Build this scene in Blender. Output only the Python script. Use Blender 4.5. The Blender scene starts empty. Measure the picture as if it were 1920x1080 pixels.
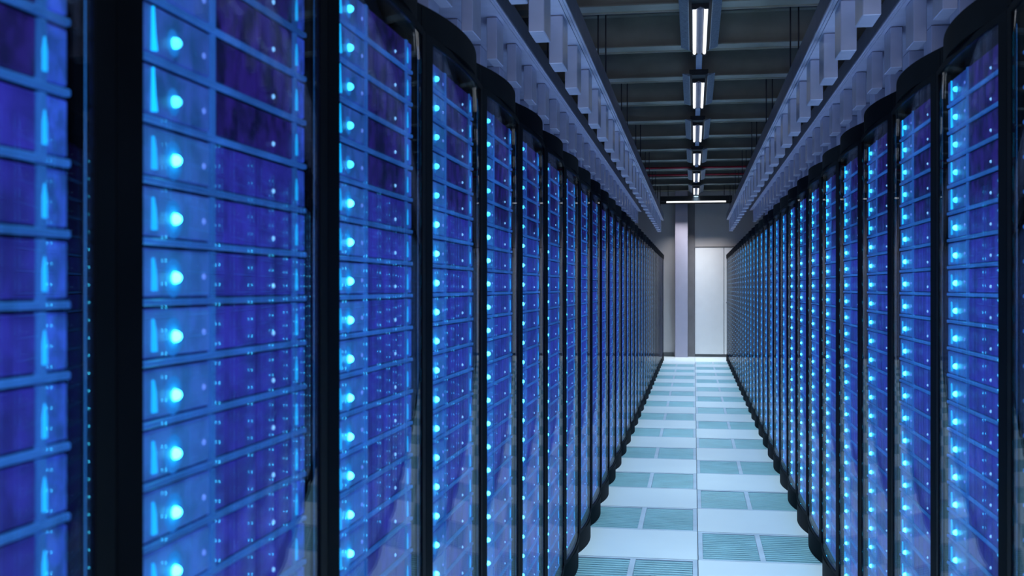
import bpy, bmesh, math, random
from mathutils import Vector, Matrix
random.seed(7)
S = bpy.context.scene
C = S.collection
PI = math.pi

# ------------------------------------------------------------------ helpers
class MB:
    """collects boxes, tubes and slabs into one mesh with several materials"""
    def __init__(self):
        self.bm = bmesh.new(); self.mats = []
    def mi(self, m):
        if m not in self.mats: self.mats.append(m)
        return self.mats.index(m)
    def box(self, x0, x1, y0, y1, z0, z1, m, bev=0.0, seg=1):
        tmp = bmesh.new()
        r = bmesh.ops.create_cube(tmp, size=1.0)
        for v in tmp.verts:
            v.co = Vector(((x0+x1)/2+v.co.x*(x1-x0), (y0+y1)/2+v.co.y*(y1-y0), (z0+z1)/2+v.co.z*(z1-z0)))
        if bev > 0:
            bmesh.ops.bevel(tmp, geom=list(tmp.edges), offset=bev, segments=seg, affect='EDGES', profile=.5)
        self.add(tmp, m)
    def add(self, tmp, m, smooth=False):
        k = self.mi(m); mp = {}
        for v in tmp.verts: mp[v] = self.bm.verts.new(v.co)
        for f in tmp.faces:
            try:
                nf = self.bm.faces.new([mp[v] for v in f.verts]); nf.material_index = k; nf.smooth = smooth
            except ValueError: pass
        tmp.free()
    def quad(self, pts, m):
        f = self.bm.faces.new([self.bm.verts.new(p) for p in pts]); f.material_index = self.mi(m)
    def prism(self, prof, axis, a0, a1, m):
        """closed 2D profile extruded along an axis; profile given in the two other axes, in order"""
        def P(p, a):
            if axis == 'x': return (a, p[0], p[1])
            if axis == 'y': return (p[0], a, p[1])
            return (p[0], p[1], a)
        k = self.mi(m)
        A = [self.bm.verts.new(P(p, a0)) for p in prof]; B = [self.bm.verts.new(P(p, a1)) for p in prof]
        n = len(prof)
        fs = [self.bm.faces.new(A), self.bm.faces.new(B[::-1])]
        for i in range(n):
            fs.append(self.bm.faces.new([A[i], B[i], B[(i+1) % n], A[(i+1) % n]]))
        for f in fs: f.material_index = k
    def tube(self, p0, p1, r, m, seg=14, smooth=True):
        p0, p1 = Vector(p0), Vector(p1); d = p1-p0
        tmp = bmesh.new()
        bmesh.ops.create_cone(tmp, cap_ends=True, segments=seg, radius1=r, radius2=r, depth=d.length)
        q = d.to_track_quat('Z', 'Y').to_matrix().to_4x4()
        bmesh.ops.transform(tmp, matrix=Matrix.Translation((p0+p1)/2) @ q, verts=tmp.verts)
        self.add(tmp, m, smooth)
    def dome(self, x, y, z, r, flat, m, seg=12):
        tmp = bmesh.new()
        bmesh.ops.create_uvsphere(tmp, u_segments=seg, v_segments=8, radius=r)
        for v in tmp.verts: v.co = Vector((x+v.co.x*flat, y+v.co.y, z+v.co.z))
        self.add(tmp, m, True)
    def mesh(self, name):
        bmesh.ops.recalc_face_normals(self.bm, faces=self.bm.faces)
        me = bpy.data.meshes.new(name); self.bm.to_mesh(me); self.bm.free()
        for m in self.mats: me.materials.append(m)
        return me
    def build(self, name, parent=None):
        return link(name, self.mesh(name), parent)

def link(name, me, parent=None):
    o = bpy.data.objects.new(name, me); C.objects.link(o)
    if parent: o.parent = parent
    return o
def empty(name, loc=(0,0,0), rz=0.0):
    o = bpy.data.objects.new(name, None); C.objects.link(o)
    o.location = loc; o.rotation_euler = (0,0,rz); o.empty_display_size = .1
    return o
def tag(o, label, cat, group=None):
    o['label'] = label; o['category'] = cat
    if group: o['group'] = group
    return o
def struct(o, label=None, cat=None):
    o['kind'] = 'structure'
    if label: o['label'] = label
    if cat: o['category'] = cat
    return o
def copy_tree(o, parent=None):
    c = o.copy(); C.objects.link(c)
    if parent: c.parent = parent
    for ch in list(KIDS.get(o.name, [])):
        k = copy_tree(ch, c); KIDS.setdefault(c.name, []).append(k)
    return c
KIDS = {}
def kid(o):
    KIDS.setdefault(o.parent.name, []).append(o); return o

ORD = ['first','second','third','fourth','fifth','sixth','seventh','eighth','ninth','tenth','eleventh','twelfth',
       'thirteenth','fourteenth','fifteenth','sixteenth','seventeenth','eighteenth','nineteenth']
TENS = {20:'twentieth',30:'thirtieth'}
def ordinal(n):
    if n <= 19: return ORD[n-1]
    t, u = n//10*10, n % 10
    if u == 0: return TENS[t]
    return {20:'twenty',30:'thirty'}[t]+'-'+ORD[u-1]

# ------------------------------------------------------------------ materials
def newmat(name):
    m = bpy.data.materials.new(name); m.use_nodes = True
    nt = m.node_tree; nt.nodes.clear()
    out = nt.nodes.new('ShaderNodeOutputMaterial')
    return m, nt, out
def N(nt, t, **kw):
    n = nt.nodes.new(t)
    for k, v in kw.items(): setattr(n, k, v)
    return n
def bsdf(nt, col, rough, metal=0.0, spec=.5):
    b = N(nt, 'ShaderNodeBsdfPrincipled')
    b.inputs['Base Color'].default_value = (*col, 1); b.inputs['Roughness'].default_value = rough
    b.inputs['Metallic'].default_value = metal; b.inputs['Specular IOR Level'].default_value = spec
    return b
def paint(name, col, rough=.5, metal=0.0, spec=.5, var=.12, scale=6.0, bump=0.0, bscale=300):
    m, nt, out = newmat(name)
    b = bsdf(nt, col, rough, metal, spec)
    g = N(nt, 'ShaderNodeNewGeometry')
    nz = N(nt, 'ShaderNodeTexNoise'); nz.inputs['Scale'].default_value = scale; nz.inputs['Detail'].default_value = 4
    nt.links.new(g.outputs['Position'], nz.inputs['Vector'])
    mr = N(nt, 'ShaderNodeMapRange'); mr.inputs['To Min'].default_value = 1-var; mr.inputs['To Max'].default_value = 1+var
    mr.inputs['From Min'].default_value = .3; mr.inputs['From Max'].default_value = .7
    nt.links.new(nz.outputs['Fac'], mr.inputs['Value'])
    hs = N(nt, 'ShaderNodeHueSaturation'); hs.inputs['Color'].default_value = (*col, 1)
    nt.links.new(mr.outputs['Result'], hs.inputs['Value'])
    nt.links.new(hs.outputs['Color'], b.inputs['Base Color'])
    if bump:
        n2 = N(nt, 'ShaderNodeTexNoise'); n2.inputs['Scale'].default_value = bscale
        nt.links.new(g.outputs['Position'], n2.inputs['Vector'])
        bp = N(nt, 'ShaderNodeBump'); bp.inputs['Strength'].default_value = bump; bp.inputs['Distance'].default_value = .002
        nt.links.new(n2.outputs['Fac'], bp.inputs['Height']); nt.links.new(bp.outputs['Normal'], b.inputs['Normal'])
    nt.links.new(b.outputs[0], out.inputs[0])
    return m
def glow(name, col, strength, base=(.05,.1,.2), sampling='NONE', noise=None, lo=1.0, hi=1.0, rough=.4):
    """diffuse body plus emission, for real lights and painted-in glow, optionally mottled"""
    m, nt, out = newmat(name)
    b = bsdf(nt, base, rough)
    b.inputs['Emission Color'].default_value = (*col, 1)
    b.inputs['Emission Strength'].default_value = strength
    if noise:
        g = N(nt, 'ShaderNodeNewGeometry')
        mp = N(nt, 'ShaderNodeMapping'); mp.inputs['Scale'].default_value = noise
        nt.links.new(g.outputs['Position'], mp.inputs['Vector'])
        nz = N(nt, 'ShaderNodeTexNoise'); nz.inputs['Scale'].default_value = 1; nz.inputs['Detail'].default_value = 3
        nz.inputs['Roughness'].default_value = .6
        nt.links.new(mp.outputs['Vector'], nz.inputs['Vector'])
        mr = N(nt, 'ShaderNodeMapRange'); mr.interpolation_type = 'SMOOTHSTEP'
        mr.inputs['From Min'].default_value = .33; mr.inputs['From Max'].default_value = .67
        mr.inputs['To Min'].default_value = lo*strength; mr.inputs['To Max'].default_value = hi*strength
        nt.links.new(nz.outputs['Fac'], mr.inputs['Value'])
        oi = N(nt, 'ShaderNodeObjectInfo')
        m2 = N(nt, 'ShaderNodeMapRange'); m2.inputs['To Min'].default_value = .8; m2.inputs['To Max'].default_value = 1.2
        nt.links.new(oi.outputs['Random'], m2.inputs['Value'])
        mu = N(nt, 'ShaderNodeMath', operation='MULTIPLY')
        nt.links.new(mr.outputs['Result'], mu.inputs[0]); nt.links.new(m2.outputs['Result'], mu.inputs[1])
        nt.links.new(mu.outputs[0], b.inputs['Emission Strength'])
    nt.links.new(b.outputs[0], out.inputs[0])
    m.cycles.emission_sampling = sampling
    return m
def glass_mat():
    m, nt, out = newmat('door_glass')
    g = N(nt, 'ShaderNodeNewGeometry')
    d = N(nt, 'ShaderNodeVectorMath', operation='DOT_PRODUCT')
    nt.links.new(g.outputs['Normal'], d.inputs[0]); nt.links.new(g.outputs['Incoming'], d.inputs[1])
    a = N(nt, 'ShaderNodeMath', operation='ABSOLUTE'); nt.links.new(d.outputs['Value'], a.inputs[0])
    s = N(nt, 'ShaderNodeMath', operation='SUBTRACT'); s.inputs[0].default_value = 1; nt.links.new(a.outputs[0], s.inputs[1])
    p = N(nt, 'ShaderNodeMath', operation='POWER'); nt.links.new(s.outputs[0], p.inputs[0]); p.inputs[1].default_value = 5
    f = N(nt, 'ShaderNodeMath', operation='MULTIPLY_ADD'); nt.links.new(p.outputs[0], f.inputs[0])
    f.inputs[1].default_value = .96; f.inputs[2].default_value = .04
    cl = N(nt, 'ShaderNodeMath', operation='MINIMUM'); nt.links.new(f.outputs[0], cl.inputs[0]); cl.inputs[1].default_value = .18; f = cl   # coated glass never turns into a full mirror
    t = N(nt, 'ShaderNodeBsdfTransparent'); t.inputs['Color'].default_value = (.93,.97,1,1)
    gl = N(nt, 'ShaderNodeBsdfGlossy'); gl.inputs['Roughness'].default_value = 0.0
    mx = N(nt, 'ShaderNodeMixShader')
    nt.links.new(f.outputs[0], mx.inputs[0]); nt.links.new(t.outputs[0], mx.inputs[1]); nt.links.new(gl.outputs[0], mx.inputs[2])
    nt.links.new(mx.outputs[0], out.inputs[0])
    return m
def floor_mat():
    m, nt, out = newmat('raised_floor_laminate')
    b = bsdf(nt, (.72,.78,.8), .3, 0, .5)
    g = N(nt, 'ShaderNodeNewGeometry')
    sp = N(nt, 'ShaderNodeSeparateXYZ'); nt.links.new(g.outputs['Position'], sp.inputs[0])
    def line(sock, off):
        ad = N(nt, 'ShaderNodeMath', operation='ADD'); nt.links.new(sock, ad.inputs[0]); ad.inputs[1].default_value = off
        pp = N(nt, 'ShaderNodeMath', operation='PINGPONG'); nt.links.new(ad.outputs[0], pp.inputs[0]); pp.inputs[1].default_value = .3
        lt = N(nt, 'ShaderNodeMath', operation='LESS_THAN'); nt.links.new(pp.outputs[0], lt.inputs[0]); lt.inputs[1].default_value = .002
        return lt
    lx = line(sp.outputs['X'], 60.0); ly = line(sp.outputs['Y'], 60.0-5.15+.6*20-.0)
    mx = N(nt, 'ShaderNodeMath', operation='MAXIMUM'); nt.links.new(lx.outputs[0], mx.inputs[0]); nt.links.new(ly.outputs[0], mx.inputs[1])
    nz = N(nt, 'ShaderNodeTexNoise'); nz.inputs['Scale'].default_value = 3.0; nz.inputs['Detail'].default_value = 5
    nt.links.new(g.outputs['Position'], nz.inputs['Vector'])
    cr = N(nt, 'ShaderNodeValToRGB')
    cr.color_ramp.elements[0].color = (.70,.77,.80,1); cr.color_ramp.elements[1].color = (.80,.86,.87,1)
    nt.links.new(nz.outputs['Fac'], cr.inputs[0])
    mc = N(nt, 'ShaderNodeMix', data_type='RGBA')
    nt.links.new(mx.outputs[0], mc.inputs[0]); nt.links.new(cr.outputs[0], mc.inputs[6]); mc.inputs[7].default_value = (.16,.2,.24,1)
    nt.links.new(mc.outputs[2], b.inputs['Base Color'])
    nt.links.new(b.outputs[0], out.inputs[0])
    return m

BLACK = paint('black_cabinet_metal', (.003,.004,.006), .6, 0, .04, .2, 9)
BLACKM = paint('black_matte_metal', (.002,.003,.005), .7, 0, .04)
GLASS = glass_mat()
CHASSIS = paint('server_chassis_metal', (.02,.03,.07), .5)
P_LEFT = glow('control_panel_painted_glow', (.030,.070,.36), .8, (.05,.30,.50), noise=(30,30,24), lo=.55, hi=1.15)  # blue light falling on the server fronts, painted in as emission
P_LEFTD = glow('control_panel_dim_glow', (.028,.050,.33), .7, (.04,.26,.46), noise=(26,26,20), lo=.3, hi=1.2)  # darker copy of the painted glow for the upper units
P_BAYD = glow('drive_bay_dim_glow', (.022,.008,.17), .9, (.02,.02,.08), noise=(26,26,20), lo=.06, hi=.95)
P_BAY = glow('drive_bay_painted_glow', (.024,.021,.32), .9, (.03,.03,.12), noise=(22,22,17), lo=.5, hi=1.12)
P_MID = glow('edge_panel_painted_glow', (.022,.05,.46), 1.0, (.05,.2,.4), noise=(60,60,50), lo=.4, hi=1.2)
LINE = glow('seam_strip_painted_glow', (.018,.095,.42), .9, (.03,.14,.28), noise=(8,8,6), lo=.6, hi=1.1)  # lips between units carry painted-in light as well
LED = glow('cyan_status_light', (.05,.66,1.0), 12.0, (.4,.7,.8), 'FRONT')
LEDF = glow('small_status_light', (.02,.42,.95), 1.3, (.4,.7,.8), 'FRONT')
LEDD = glow('faint_status_light', (.04,.6,1.0), 4.0, (.4,.7,.8), 'FRONT')
HALO = glow('cyan_painted_halo', (.0,.50,.95), .85, (.1,.4,.6))  # soft glow around each LED, painted as stepped emissive rings
HALO2 = glow('blue_painted_halo', (.005,.25,.78), .75, (.06,.3,.5))
HALO3 = glow('dim_painted_halo', (.012,.14,.55), .75, (.05,.3,.5))
BAR = glow('cyan_light_bar', (.0,.42,.95), 1.2, (.1,.4,.6), 'FRONT')
BARD = glow('bright_light_bar', (.0,.47,1.0), 1.7, (.1,.4,.6), 'FRONT')
DOT = glow('pale_indicator_light', (.18,.5,.95), 1.6, (.4,.5,.6))
DOTDIM = glow('violet_indicator_light', (.10,.2,.8), 1.0, (.3,.4,.6))
EDGE = glow('blue_edge_strip', (.03,.25,.9), .8, (.1,.3,.6))
FLOOR = floor_mat()
VFRAME = paint('vent_frame_metal', (.5,.58,.66), .4)
VSLAT = paint('vent_slat_metal', (.22,.42,.46), .45)
VPAN = paint('vent_pan_metal', (.02,.05,.06), .7)
TRAY = paint('pale_tray_paint', (.66,.66,.78), .24, 0, .6, .06, 10)
RAIL_SHADE = paint('shaded_rail_paint', (.13,.16,.22), .5, 0, .25, .1, 10)  # rail's aisle side coloured darker to stand for shade
BEAM = paint('grey_beam_paint', (.40,.40,.33), .6, 0, .3, .15, 4)
PURLIN = paint('dark_purlin_paint', (.16,.15,.22), .7, 0, .2)
DECK = paint('dark_ceiling_deck', (.040,.050,.085), .85, 0, .15, .2, 2)
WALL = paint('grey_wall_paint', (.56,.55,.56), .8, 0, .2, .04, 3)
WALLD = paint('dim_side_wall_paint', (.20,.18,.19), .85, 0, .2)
COLUMN = paint('lavender_column_paint', (.42,.41,.52), .7, 0, .2, .03)
DOORW = paint('white_door_paint', (.82,.84,.86), .5, 0, .3, .02)
TRIMD = paint('dark_grey_trim', (.17,.165,.175), .6)
BASEB = paint('grey_baseboard', (.12,.13,.14), .6)
HOOD = paint('lamp_reflector_metal', (.22,.26,.31), .5, .3, .4, .3, 60)
HOODD = paint('black_lamp_body', (.01,.012,.016), .6)
HOODG = paint('grey_lamp_spine', (.32,.32,.38), .5)
RAIL = paint('blue_grey_lamp_rail', (.30,.36,.50), .5)
TUBE = glow('fluorescent_tube', (.93,.97,1.0), 1.4, (.8,.8,.8), 'FRONT')
RED = paint('red_pipe_paint', (.55,.02,.04), .45)
STEEL = paint('dark_rod_steel', (.06,.06,.07), .5, .6)

# ------------------------------------------------------------------ layout numbers (metres)
PITCH, Y0, YEND = .6, .35, 19.55
APEX = .535                      # half width of the aisle between the cabinet fronts
CEIL, YWALL, YBACK, XW = 3.62, 20.4, -2.6, 2.5

# ------------------------------------------------------------------ room
def slab(name, x0,x1,y0,y1,z0,z1, m):
    b = MB(); b.box(x0,x1,y0,y1,z0,z1,m); return b.build(name)
vents = []
for j in range(12):
    vents.append((-1, 4.55+1.2*j)); vents.append((1, 5.15+1.2*j))
b = MB()
def fq(x0,x1,y0,y1): b.quad([(x0,y0,0),(x1,y0,0),(x1,y1,0),(x0,y1,0)], FLOOR)
fq(-XW,-.6,YBACK,YWALL); fq(.6,XW,YBACK,YWALL)
for s in (-1,1):
    ys = sorted(y for (q,y) in vents if q == s); cur = YBACK
    for y in ys:
        fq(min(0,s*.6), max(0,s*.6), cur, y); cur = y+.6
    fq(min(0,s*.6), max(0,s*.6), cur, YWALL)
b.box(-XW,XW,YBACK,YWALL,-.30,-.25,VPAN)
struct(b.build('floor'))
b = MB(); b.box(-XW,XW,YBACK,YWALL,CEIL,CEIL+.1,DECK)
y = YBACK+.1
while y < YWALL-.1:                      # folded ribs of the roof deck
    b.prism([(y,CEIL),(y+.03,CEIL-.035),(y+.09,CEIL-.035),(y+.12,CEIL)], 'x', -XW, XW, DECK); y += .3
struct(b.build('ceiling'))
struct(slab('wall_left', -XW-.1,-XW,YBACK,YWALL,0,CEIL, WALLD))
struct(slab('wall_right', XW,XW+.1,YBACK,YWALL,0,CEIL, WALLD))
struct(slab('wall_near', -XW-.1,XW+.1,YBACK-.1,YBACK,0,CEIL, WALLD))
struct(slab('wall_far', -XW-.1,XW+.1,YWALL,YWALL+.1,0,CEIL, WALL))
b = MB(); b.box(-XW,-.385,YWALL-.018,YWALL,0,.075,BASEB,.004); b.box(0,XW,YWALL-.018,YWALL,0,.05,BASEB,.004)
struct(b.build('baseboard_far'))
struct(slab('trim_1', -.125,-.002,YWALL-.03,YWALL,0,CEIL,TRIMD))
b = MB(); b.box(-.36,-.13,YWALL-.20,YWALL,0,CEIL,COLUMN,.008,2)
struct(b.build('wall_column'))
d = empty('door_1', (0,YWALL,0)); struct(d)
b = MB(); b.box(.004,.524,-.045,-.005,.052,2.015,DOORW,.004); b.build('door_leaf', d)
b = MB(); b.box(.534,1.054,-.045,-.005,.052,2.015,DOORW,.004); b.build('door_leaf', d)
b = MB(); b.box(1.058,1.10,-.05,0,.05,2.05,TRIMD); b.box(0,1.10,-.05,0,2.018,2.035,TRIMD); b.build('door_frame', d)
b = MB(); b.tube((.575,-.075,1.0),(.575,-.045,1.0),.011,STEEL); b.tube((.575,-.078,1.0),(.68,-.078,1.0),.009,STEEL); b.build('door_handle', d)

# roof beams and purlins
Y = 7.04-1.2*6
k = 0
while Y < YWALL:
    b = MB()
    z = 3.05
    b.box(-XW,XW,Y-.15,Y,z,z+.008,BEAM)
    b.box(-XW,XW,Y-.004,Y+.004,z-.012,z+.016,BEAM)
    b.box(-XW,XW,Y-.08,Y-.07,z+.008,z+.24,BEAM)
    b.box(-XW,XW,Y-.15,Y,z+.24,z+.248,BEAM)
    o = struct(b.build('ceiling_beam')); Y += 1.2
Y = 9.26-2.4*3
while Y < YWALL-.2:
    b = MB(); b.box(-XW,XW,Y-.06,Y+.06,3.50,3.585,PURLIN,.006)
    struct(b.build('ceiling_purlin')); Y += 2.4

# ------------------------------------------------------------------ server cabinets
def bulge(s, off):
    return lambda u: off - s*(u/.3)**2
def arc_slab(mb, u0, u1, z0, z1, fr, back, m, n=14, smooth=True):
    """slab with a bowed front x = fr(u) and a back x = back(u)"""
    tmp = bmesh.new(); F=[]; B=[]
    for i in range(n+1):
        u = u0+(u1-u0)*i/n
        F.append((tmp.verts.new((fr(u),u,z0)), tmp.verts.new((fr(u),u,z1))))
        B.append((tmp.verts.new((back(u),u,z0)), tmp.verts.new((back(u),u,z1))))
    front = []
    for i in range(n):
        front.append(tmp.faces.new([F[i][0],F[i+1][0],F[i+1][1],F[i][1]]))
        tmp.faces.new([B[i+1][0],B[i][0],B[i][1],B[i+1][1]])
        tmp.faces.new([F[i][1],F[i+1][1],B[i+1][1],B[i][1]])
        tmp.faces.new([F[i+1][0],F[i][0],B[i][0],B[i+1][0]])
    tmp.faces.new([F[0][0],F[0][1],B[0][1],B[0][0]]); tmp.faces.new([F[n][1],F[n][0],B[n][0],B[n][1]])
    tmp.normal_update()
    sides = [f for f in tmp.faces if abs(f.normal.x) < .6]
    bmesh.ops.split_edges(tmp, edges=list({e for f in sides for e in f.edges}))   # flat rims keep their own normals
    k = mb.mi(m); mp = {v: mb.bm.verts.new(v.co) for v in tmp.verts}
    for f in tmp.faces:
        nf = mb.bm.faces.new([mp[v] for v in f.verts]); nf.material_index = k; nf.smooth = abs(f.normal.x) > .6
    tmp.free()

W = .2985
FB, FD = bulge(.038, 0.0), bulge(.0155, -.005)
GI = .2575                           # half width of the glass
ZG0, ZG1, ZT = .10, 1.785, 1.85
NU, UP, ZU = 26, .063, .116         # server units: number, pitch, first one's height

# carcass: sides, back, roof, floor pan
b = MB()
for s in (-1,1):
    b.box(-1.0,-.03, min(s*.297,s*.282), max(s*.297,s*.282), .02, 1.84, BLACKM)
b.box(-1.0,-.98,-.282,.282,.02,1.84,BLACKM); b.box(-.98,-.03,-.282,.282,1.80,1.84,BLACKM); b.box(-.98,-.03,-.282,.282,.05,.10,BLACKM)
for u in (-.265,.265): b.box(-.075,-.045,u-.012,u+.012,.1,1.8,BLACKM)     # mounting posts
ME_CARC = b.mesh('carcass')
b = MB(); arc_slab(b,-W,W,0,.096,FB,lambda u:-.06,BLACK); ME_PLINTH = b.mesh('plinth')
b = MB(); arc_slab(b,-W,W,1.789,ZT,FB,lambda u:-.06,BLACK)
arc_slab(b,-W,W,ZT,ZT+.006,lambda u:FB(u)-.012,lambda u:-.9,BLACK); ME_HEAD = b.mesh('header')
b = MB()                                # door frame
for s in (-1,1):
    arc_slab(b,min(s*GI,s*W),max(s*GI,s*W),ZG0-.002,ZG1+.002,FD,lambda u:FD(u)-.03,BLACK,3)
arc_slab(b,-GI,GI,ZG0-.002,ZG0+.012,FD,lambda u:FD(u)-.03,BLACK); arc_slab(b,-GI,GI,ZG1-.012,ZG1+.002,FD,lambda u:FD(u)-.03,BLACK)
ME_FRAME = b.mesh('door_frame')
b = MB(); arc_slab(b,-GI+.0005,GI-.0005,ZG0+.0125,ZG1-.0125,lambda u:FD(u)-.003,lambda u:FD(u)-.008,GLASS,32); ME_PANE = b.mesh('glass_pane')
def strip(s):
    b = MB()
    def q(a, c, x0, x1, m): b.box(x0, x1, min(s*a,s*c), max(s*a,s*c), ZG0+.02, 1.75, m)
    q(.2560,.2545,FD(GI)-.020,FD(GI)-.0095,EDGE); q(.2545,.2535,FD(GI)-.020,FD(GI)-.0095,BLACKM)  # thin emissive strip beside the glass edge, black on its inner side
    return b.mesh('edge_strip')
ME_STRIP = [strip(-1), strip(1)]

# one server unit
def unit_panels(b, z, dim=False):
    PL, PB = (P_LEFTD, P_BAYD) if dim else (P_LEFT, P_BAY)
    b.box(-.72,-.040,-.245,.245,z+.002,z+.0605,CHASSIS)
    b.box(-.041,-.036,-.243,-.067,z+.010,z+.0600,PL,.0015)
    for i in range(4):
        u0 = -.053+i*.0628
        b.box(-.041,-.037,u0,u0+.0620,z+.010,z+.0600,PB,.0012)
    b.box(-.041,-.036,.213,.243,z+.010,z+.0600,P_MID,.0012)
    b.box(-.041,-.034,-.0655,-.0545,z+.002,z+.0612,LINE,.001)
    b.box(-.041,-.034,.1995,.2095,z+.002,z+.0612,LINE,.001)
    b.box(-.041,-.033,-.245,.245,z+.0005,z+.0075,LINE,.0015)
def unit_led(b, z, dim=False, far=False): b.dome(-.034,-.156,z+.030,.0062,1.2,LEDF if far else LEDD if dim else LED, 8 if far else 12)
def unit_halo(b, z, dim=False):  # flat rings that paint the LED's spill of light
    rs = ((.0105,.0,.10,HALO2),(.0155,.0,.05,HALO3)) if dim else ((.0115,.0,.16,HALO),(.0165,.0,.08,HALO2),(.0215,.0,.04,HALO3))
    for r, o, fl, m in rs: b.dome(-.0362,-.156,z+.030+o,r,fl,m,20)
def unit_bar(b, z, dim=False):
    if dim: b.prism([(-.205,z+.012),(-.196,z+.013),(-.200,z+.030),(-.2035,z+.058)],'x',-.037,-.033,BARD)
    else: b.prism([(-.2045,z+.016),(-.1965,z+.016),(-.199,z+.038),(-.2035,z+.050)],'x',-.037,-.033,BAR)
def unit_mark(b, z): b.prism([(.2015,z+.016),(.2075,z+.016),(.2075,z+.034),(.2045,z+.046),(.2015,z+.034)],'x',-.0345,-.0325,BAR)
def unit_dots(b, z, k=0):
    if k != 2: b.dome(-.036,-.083,z+.032,.0035,.7,DOTDIM,8)
    if k != 1: b.dome(-.037,.127,z+.022,.0032,.9,DOT,8)
ME_UNIT, ME_LED, ME_BAR, ME_UNITALL, ME_HALO = {}, {}, {}, {}, {}
for q in (False, True):
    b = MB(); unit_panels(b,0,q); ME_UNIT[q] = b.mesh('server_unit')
    b = MB(); unit_led(b,0,q); ME_LED[q] = b.mesh('status_light')
    b = MB(); unit_halo(b,0,q); ME_HALO[q] = b.mesh('painted_halo')
    b = MB(); unit_bar(b,0,q); ME_BAR[q] = b.mesh('light_bar')
    b = MB(); unit_panels(b,0,q); unit_led(b,0,q,True); unit_halo(b,0,q); unit_bar(b,0,q); unit_mark(b,0); unit_dots(b,0); ME_UNITALL[q] = b.mesh('server_unit')
b = MB(); unit_mark(b,0); ME_MARK = b.mesh('light_bar')
b = MB(); unit_dots(b,0,1); ME_DOT = b.mesh('indicator_light')
b = MB(); unit_dots(b,0,2); ME_DOT2 = b.mesh('indicator_light')
DIM0 = 21                            # the units from here up take the dimmer painted glow
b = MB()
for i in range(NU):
    z = ZU+i*UP; q = i >= DIM0; unit_panels(b,z,q); unit_led(b,z,q,True); unit_halo(b,z,q); unit_bar(b,z,q); unit_mark(b,z); unit_dots(b,z)
ME_STACK = b.mesh('server_stack')

def make_cabinet(detail):
    r = empty('server_cabinet')
    kid(link('carcass',ME_CARC,r)); kid(link('plinth',ME_PLINTH,r)); kid(link('header',ME_HEAD,r))
    d = kid(link('glass_door',ME_FRAME,r)); kid(link('glass_pane',ME_PANE,d))
    for m in ME_STRIP: kid(link('edge_strip',m,r))
    if detail == 0: kid(link('server_stack',ME_STACK,r))
    else:
        for i in range(NU):
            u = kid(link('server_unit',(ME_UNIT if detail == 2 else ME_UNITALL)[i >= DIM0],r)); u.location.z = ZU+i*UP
            if detail == 2:
                kid(link('status_light',ME_LED[i >= DIM0],u)); kid(link('painted_halo',ME_HALO[i >= DIM0],u)); kid(link('light_bar',ME_BAR[i >= DIM0],u)); kid(link('light_bar',ME_MARK,u)); kid(link('indicator_light',ME_DOT,u)); kid(link('indicator_light',ME_DOT2,u))
    return r
protos = {2: make_cabinet(2), 1: make_cabinet(1), 0: make_cabinet(0)}
used = set()
for side in (-1, 1):
    first = Y0 if side < 0 else Y0+1.2
    n = int(round((YEND-first)/PITCH))
    for i in range(n):
        yc = first+PITCH*i+.3
        det = 2 if i < 9 else (1 if i < 17 else 0)
        if det in used: o = copy_tree(protos[det])
        else: o = protos[det]; used.add(det)
        o.location = (side*APEX, yc, 0); o.rotation_euler = (0,0,0 if side < 0 else PI)
        wh = 'left' if side < 0 else 'right'
        if i == 0: lab = 'black server cabinet with blue-lit units, cut off by the %s edge of the picture' % wh
        elif i == n-1: lab = 'black glass-fronted server cabinet with blue lights, last at the far end of the %s row' % wh
        else: lab = 'black server cabinet with blue-lit units behind glass, %s from the camera in the %s row' % (ordinal(i+1), wh)
        tag(o, lab, 'server cabinet', 'server cabinets lining the aisle')

# ------------------------------------------------------------------ floor vents
def vent_meshes():
    b = MB(); x0,x1,y0,y1 = -.298,.298,-.298,.298
    t, mid = .022, .013
    b.box(x0,x1,y0,y0+t,-.03,0,VFRAME,.0012); b.box(x0,x1,y1-t,y1,-.03,0,VFRAME,.0012)
    b.box(x0,x0+t,y0+t,y1-t,-.03,0,VFRAME,.0012); b.box(x1-t,x1,y0+t,y1-t,-.03,0,VFRAME,.0012)
    b.box(-mid,mid,y0+t,y1-t,-.03,0,VFRAME,.0012)
    fr = b.mesh('vent_frame'); gs = []
    for (a,c) in ((x0+t+.001,-mid-.001),(mid+.001,x1-t-.001)):
        b = MB(); n = 14; p = (y1-y0-2*t)/n
        for i in range(n):
            yy = y0+t+p*i
            b.prism([(yy+.004,-.020),(yy+p*.62,-.020),(yy+p*.66,-.004),(yy+p*.62,-.002),(yy+.004,-.002),(yy+.001,-.004)],'x',a,c,VSLAT)
        for q in range(1,4):
            xx = a+(c-a)*q/4; b.box(xx-.002,xx+.002,y0+t,y1-t,-.028,-.012,VSLAT)
        gs.append(b.mesh('vent_grille'))
    return fr, gs
vfr, vgs = vent_meshes()
for k,(s,y) in enumerate(sorted(vents, key=lambda q:(q[0],q[1]))):
    v = empty('floor_vent_tile', (s*.3, y+.3, 0))
    link('vent_frame', vfr, v)
    for g in vgs: link('vent_grille', g, v)
    j = int(round((y-(4.55 if s < 0 else 5.15))/1.2))+1
    wh = 'left' if s < 0 else 'right'
    if j == 1: lab = 'slatted teal floor vent tile nearest the camera, %s of the aisle seam' % wh
    elif j == 12: lab = 'slatted floor vent tile at the far end of the aisle, %s of the seam' % wh
    else: lab = 'slatted teal floor vent tile, %s from the camera, %s of the aisle seam' % (ordinal(j), wh)
    tag(v, lab, 'floor vent', 'slatted vent tiles in the aisle floor')

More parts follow.
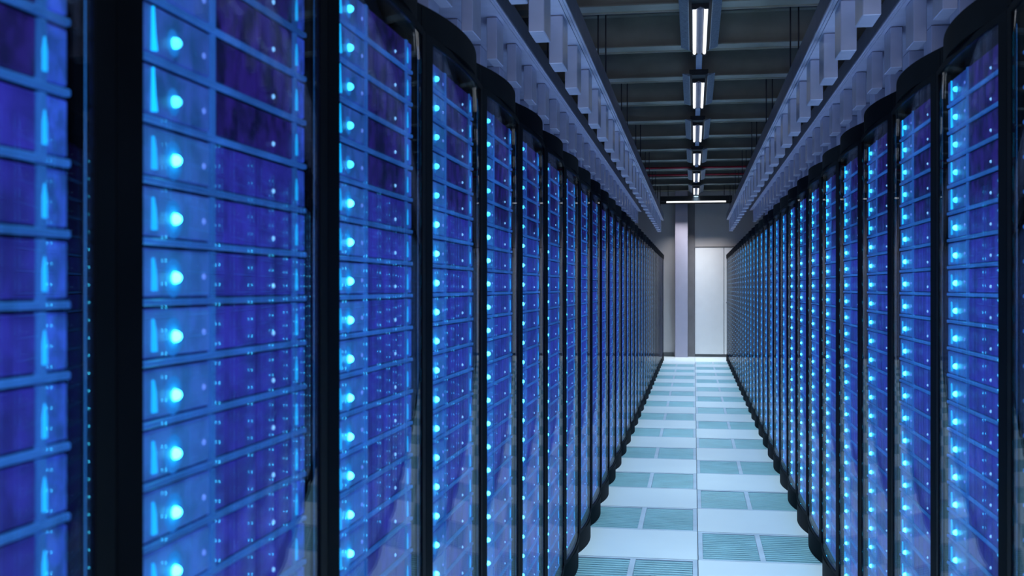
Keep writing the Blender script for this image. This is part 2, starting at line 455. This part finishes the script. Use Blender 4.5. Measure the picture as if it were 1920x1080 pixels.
# ------------------------------------------------------------------ cable trays
def tray(side, xr, zb, xp0, xp1, back, y0, yoff, lab):
    """xr: aisle face of the rail, zb: underside of the plate, posts between xp0 and xp1 (distances from the seam)"""
    t = empty('cable_tray', (side*xr, y0, zb))
    def bx(mb, a0, a1, *r): 
        a = sorted((side*(a0-xr), side*(a1-xr))); mb.box(a[0], a[1], *r)
    L = 19.5-y0; wide = back[1]+.03 if back else xp1+.035
    b = MB()
    bx(b, xr-.001, xr+.006, 0, L, .005, .105, RAIL_SHADE, .001)
    bx(b, xr, xr+.026, 0, L, -.004, .004, TRAY, .001); bx(b, xr, xr+.03, 0, L, .1055, .110, RAIL_SHADE, .001)
    bx(b, xr+.010, xr+.016, 0, L, -.010, -.003, TRAY, .001)
    b.build('side_rail', t)
    b = MB(); bx(b, xr+.030, wide, 0, L, 0, .008, TRAY, .001); b.build('tray_plate', t)
    b = MB(); bx(b, wide, wide+.006, 0, L, 0, .105, TRAY, .001); bx(b, wide-.02, wide, 0, L, -.006, 0, TRAY, .001); b.build('back_rail', t)
    bp = MB(); bx(bp, xp0, xp1, 0, .19, -.214, -.004, TRAY, .003)
    bx(bp, xp0+.01, xp1-.01, .012, .178, -.004, 0, TRAY)
    mp = bp.mesh('hanging_post'); mb2 = None
    if back:
        bq = MB(); bx(bq, back[0], back[1], 0, .19, -.214, -.004, TRAY, .003); bx(bq, back[0]+.01, back[1]-.01, .012, .178, -.004, 0, TRAY)
        mb2 = bq.mesh('hanging_post')
    y = Y0+yoff
    while y+.19 < 19.5:
        if y > y0:
            o = link('hanging_post', mp, t); o.location = (0, y-y0, 0)
            if mb2: o = link('hanging_post', mb2, t); o.location = (0, y-y0, 0)
        y += PITCH
    y = 1.6-.6
    while y < L:
        for a in (xr+.055, wide-.03):
            b = MB(); xx = side*(a-xr); b.tube((xx,y,.004),(xx,y,3.615-zb-.03),.005,STEEL,8); b.tube((xx,y,.006),(xx,y,.016),.011,STEEL,6,False); b.build('hanger_rod', t)
        y += 2.4
    tag(t, lab, 'cable tray', 'cable trays above the cabinets')
tray(-1, .547, 2.470, .587, .648, None, 1.5, .20, 'pale lower cable tray with hanging posts, beside the lamps, over the left aisle edge')
tray( 1, .547, 2.470, .584, .649, None, 1.5, .145, 'pale lower cable tray with hanging posts, beside the lamps, over the right aisle edge')
tray(-1, .940, 2.627, .990, 1.042, (1.19,1.31), 1.5, .20, 'pale higher cable tray with two rows of posts above the left cabinets')
tray( 1, .940, 2.627, .988, 1.047, (1.19,1.31), 1.5, .145, 'pale higher cable tray with two rows of posts above the right cabinets')

# ------------------------------------------------------------------ lamps
LX = .02
def lamp_meshes(L):
    r = {}
    b = MB(); b.prism([(-.075,.03),(-.075,.062),(.075,.062),(.075,.03),(.052,.018),(-.052,.018)],'y',-.20,L+.03,HOODD)
    b.prism([(-.052,.018),(-.052,-.016),(-.03,-.018),(0,.004),(.03,-.018),(.052,-.016),(.052,.018)],'y',L+.004,L+.025,HOODD)
    b.prism([(-.052,.018),(-.052,-.010),(-.03,-.012),(0,.004),(.03,-.012),(.052,-.010),(.052,.018)],'y',-.025,-.004,HOODD)
    r['lamp_body'] = b.mesh('lamp_body')
    b = MB(); b.prism([(-.021,.018),(.021,.018),(.019,-.004),(0,-.012),(-.019,-.004)],'y',0,L,HOODG); r['lamp_spine'] = b.mesh('lamp_spine')
    for q,s in enumerate((-1,1)):
        b = MB(); b.tube((s*.035,-.006,-.001),(s*.035,L+.006,-.001),.0115,TUBE,16); r['tube%d'%q] = b.mesh('tube')
        b = MB()
        pr = [(s*.070,.030),(s*.070,.012),(s*.075,.012),(s*.130,.034),(s*.130,.038),(s*.076,.030)]
        b.prism(pr if s < 0 else pr[::-1],'y',-.18,L-.03,HOOD); r['wing%d'%q] = b.mesh('reflector_wing')
    return r
LM = lamp_meshes(1.28)
lamps = [6.70+2.4*i for i in range(-3,6)]
for i,y in enumerate(lamps):
    t = empty('ceiling_lamp', (LX,y,2.97))
    for k,me in LM.items():
        link('tube' if k.startswith('tube') else 'reflector_wing' if k.startswith('wing') else k, me, t)
    n = i-2
    if n < 1: lab = 'twin-tube strip lamp overhead, %s one back from the picture top' % ORD[-n]
    elif n == 1: lab = 'twin-tube strip lamp at the top of the picture, nearest of the ceiling line'
    elif n == 6: lab = 'smallest twin-tube strip lamp at the far end of the ceiling line'
    else: lab = 'twin-tube strip lamp with grey wings, %s along the ceiling line' % ordinal(n)
    tag(t, lab, 'lamp', 'twin-tube lamps down the middle of the ceiling')
    li = bpy.data.lights.new('lamp_downlight','AREA'); li.shape = 'RECTANGLE'; li.size = .07; li.size_y = 1.25
    li.energy = 17; li.color = (.57,.82,1.0); li.spread = math.radians(76)
    lo = bpy.data.objects.new('lamp_downlight', li); C.objects.link(lo); lo.location = (LX,y+.64,2.952)
b = MB(); b.box(-.024,.024,0,22.2,0,.022,RAIL,.003)
o = b.build('lamp_rail'); o.location = (LX,-2.0,3.032-.0); o.scale = (1,1,.7)
tag(o, 'long blue-grey rail carrying the strip lamps along the ceiling', 'lamp rail')
t = empty('cross_lamp', (.02,19.95,2.83))
b = MB(); b.prism([(-.06,.012),(-.06,.09),(.05,.11),(.06,.11),(.06,-.035),(.05,-.035),(.05,.012)],'x',-.64,.64,HOODD); b.build('lamp_hood', t)
b = MB(); b.tube((-.53,-.005,-.002),(.53,-.005,-.002),.0135,TUBE,16); b.build('tube', t)
b = MB()
for s in (-.5,.5): b.tube((s,0,.11),(s,0,.785),.006,STEEL,8)
b.build('hanger_rod', t)
tag(t, 'black cross lamp with one bright tube hanging before the far wall', 'lamp')
li = bpy.data.lights.new('cross_downlight','AREA'); li.shape = 'RECTANGLE'; li.size = 1.05; li.size_y = .03; li.energy = 12; li.color = (1,.97,.98); li.spread = math.radians(76)
lo = bpy.data.objects.new('cross_downlight', li); C.objects.link(lo); lo.location = (.02,19.945,2.812)

# added fill light behind the camera, brightens the fronts of the tray posts
li = bpy.data.lights.new('rear_fill_light','AREA'); li.shape = 'RECTANGLE'; li.size = 2.4; li.size_y = 1.2
li.energy = 36; li.color = (.62,.70,1.0); li.spread = math.radians(120)
lo = bpy.data.objects.new('rear_fill_light', li); C.objects.link(lo); lo.location = (0,YBACK+.05,1.5); lo.rotation_euler = (PI/2+.1,0,0)

# added unseen fill lights over the cabinet tops, brighten the tray undersides
for sx in (-1,1):
    li = bpy.data.lights.new('tray_fill_light','AREA'); li.shape = 'RECTANGLE'; li.size = .34; li.size_y = 17.4
    li.energy = 17; li.color = (.33,.54,1.0); li.spread = math.radians(110)
    lo = bpy.data.objects.new('tray_fill_light', li); C.objects.link(lo); lo.location = (sx*.79,10.6,1.87); lo.rotation_euler = (PI,0,0)

# red pipes
for y,lab in ((16.47,'thin red pipe crossing under the ceiling, nearer of the two'),(17.51,'thin red pipe crossing under the ceiling, farther of the two')):
    b = MB(); z = 1.269+1.80
    b.tube((-XW+.001,y,z),(XW-.001,y,z),.014,RED,12)
    for x in (-1.2,.9): b.tube((x-.03,y,z),(x+.03,y,z),.02,RED,12)
    tag(b.build('sprinkler_pipe'), lab, 'pipe', 'red pipes under the ceiling')

# ------------------------------------------------------------------ camera, world, view
cam = bpy.data.cameras.new('camera'); co = bpy.data.objects.new('camera', cam); C.objects.link(co)
cam.sensor_width = 36; cam.lens = 36*2040/1920
co.location = (-.019,0,1.269); co.rotation_euler = (PI/2,0,math.radians(9.49))
cam.clip_start = .02
cam.dof.use_dof = True; cam.dof.focus_distance = 7.0; cam.dof.aperture_fstop = 8.0
S.camera = co
w = bpy.data.worlds.new('world'); w.use_nodes = True; S.world = w
w.node_tree.nodes['Background'].inputs[0].default_value = (.02,.03,.06,1)
w.node_tree.nodes['Background'].inputs[1].default_value = .3
S.view_settings.view_transform = 'Standard'; S.view_settings.look = 'None'
S.view_settings.exposure = 0; S.view_settings.gamma = 1; S.view_settings.use_curve_mapping = False
cy = S.cycles
cy.max_bounces = 14; cy.diffuse_bounces = 4; cy.glossy_bounces = 5; cy.transmission_bounces = 6; cy.transparent_max_bounces = 24
cy.use_light_tree = True; cy.sample_clamp_indirect = 4.0
cy.use_denoising = True
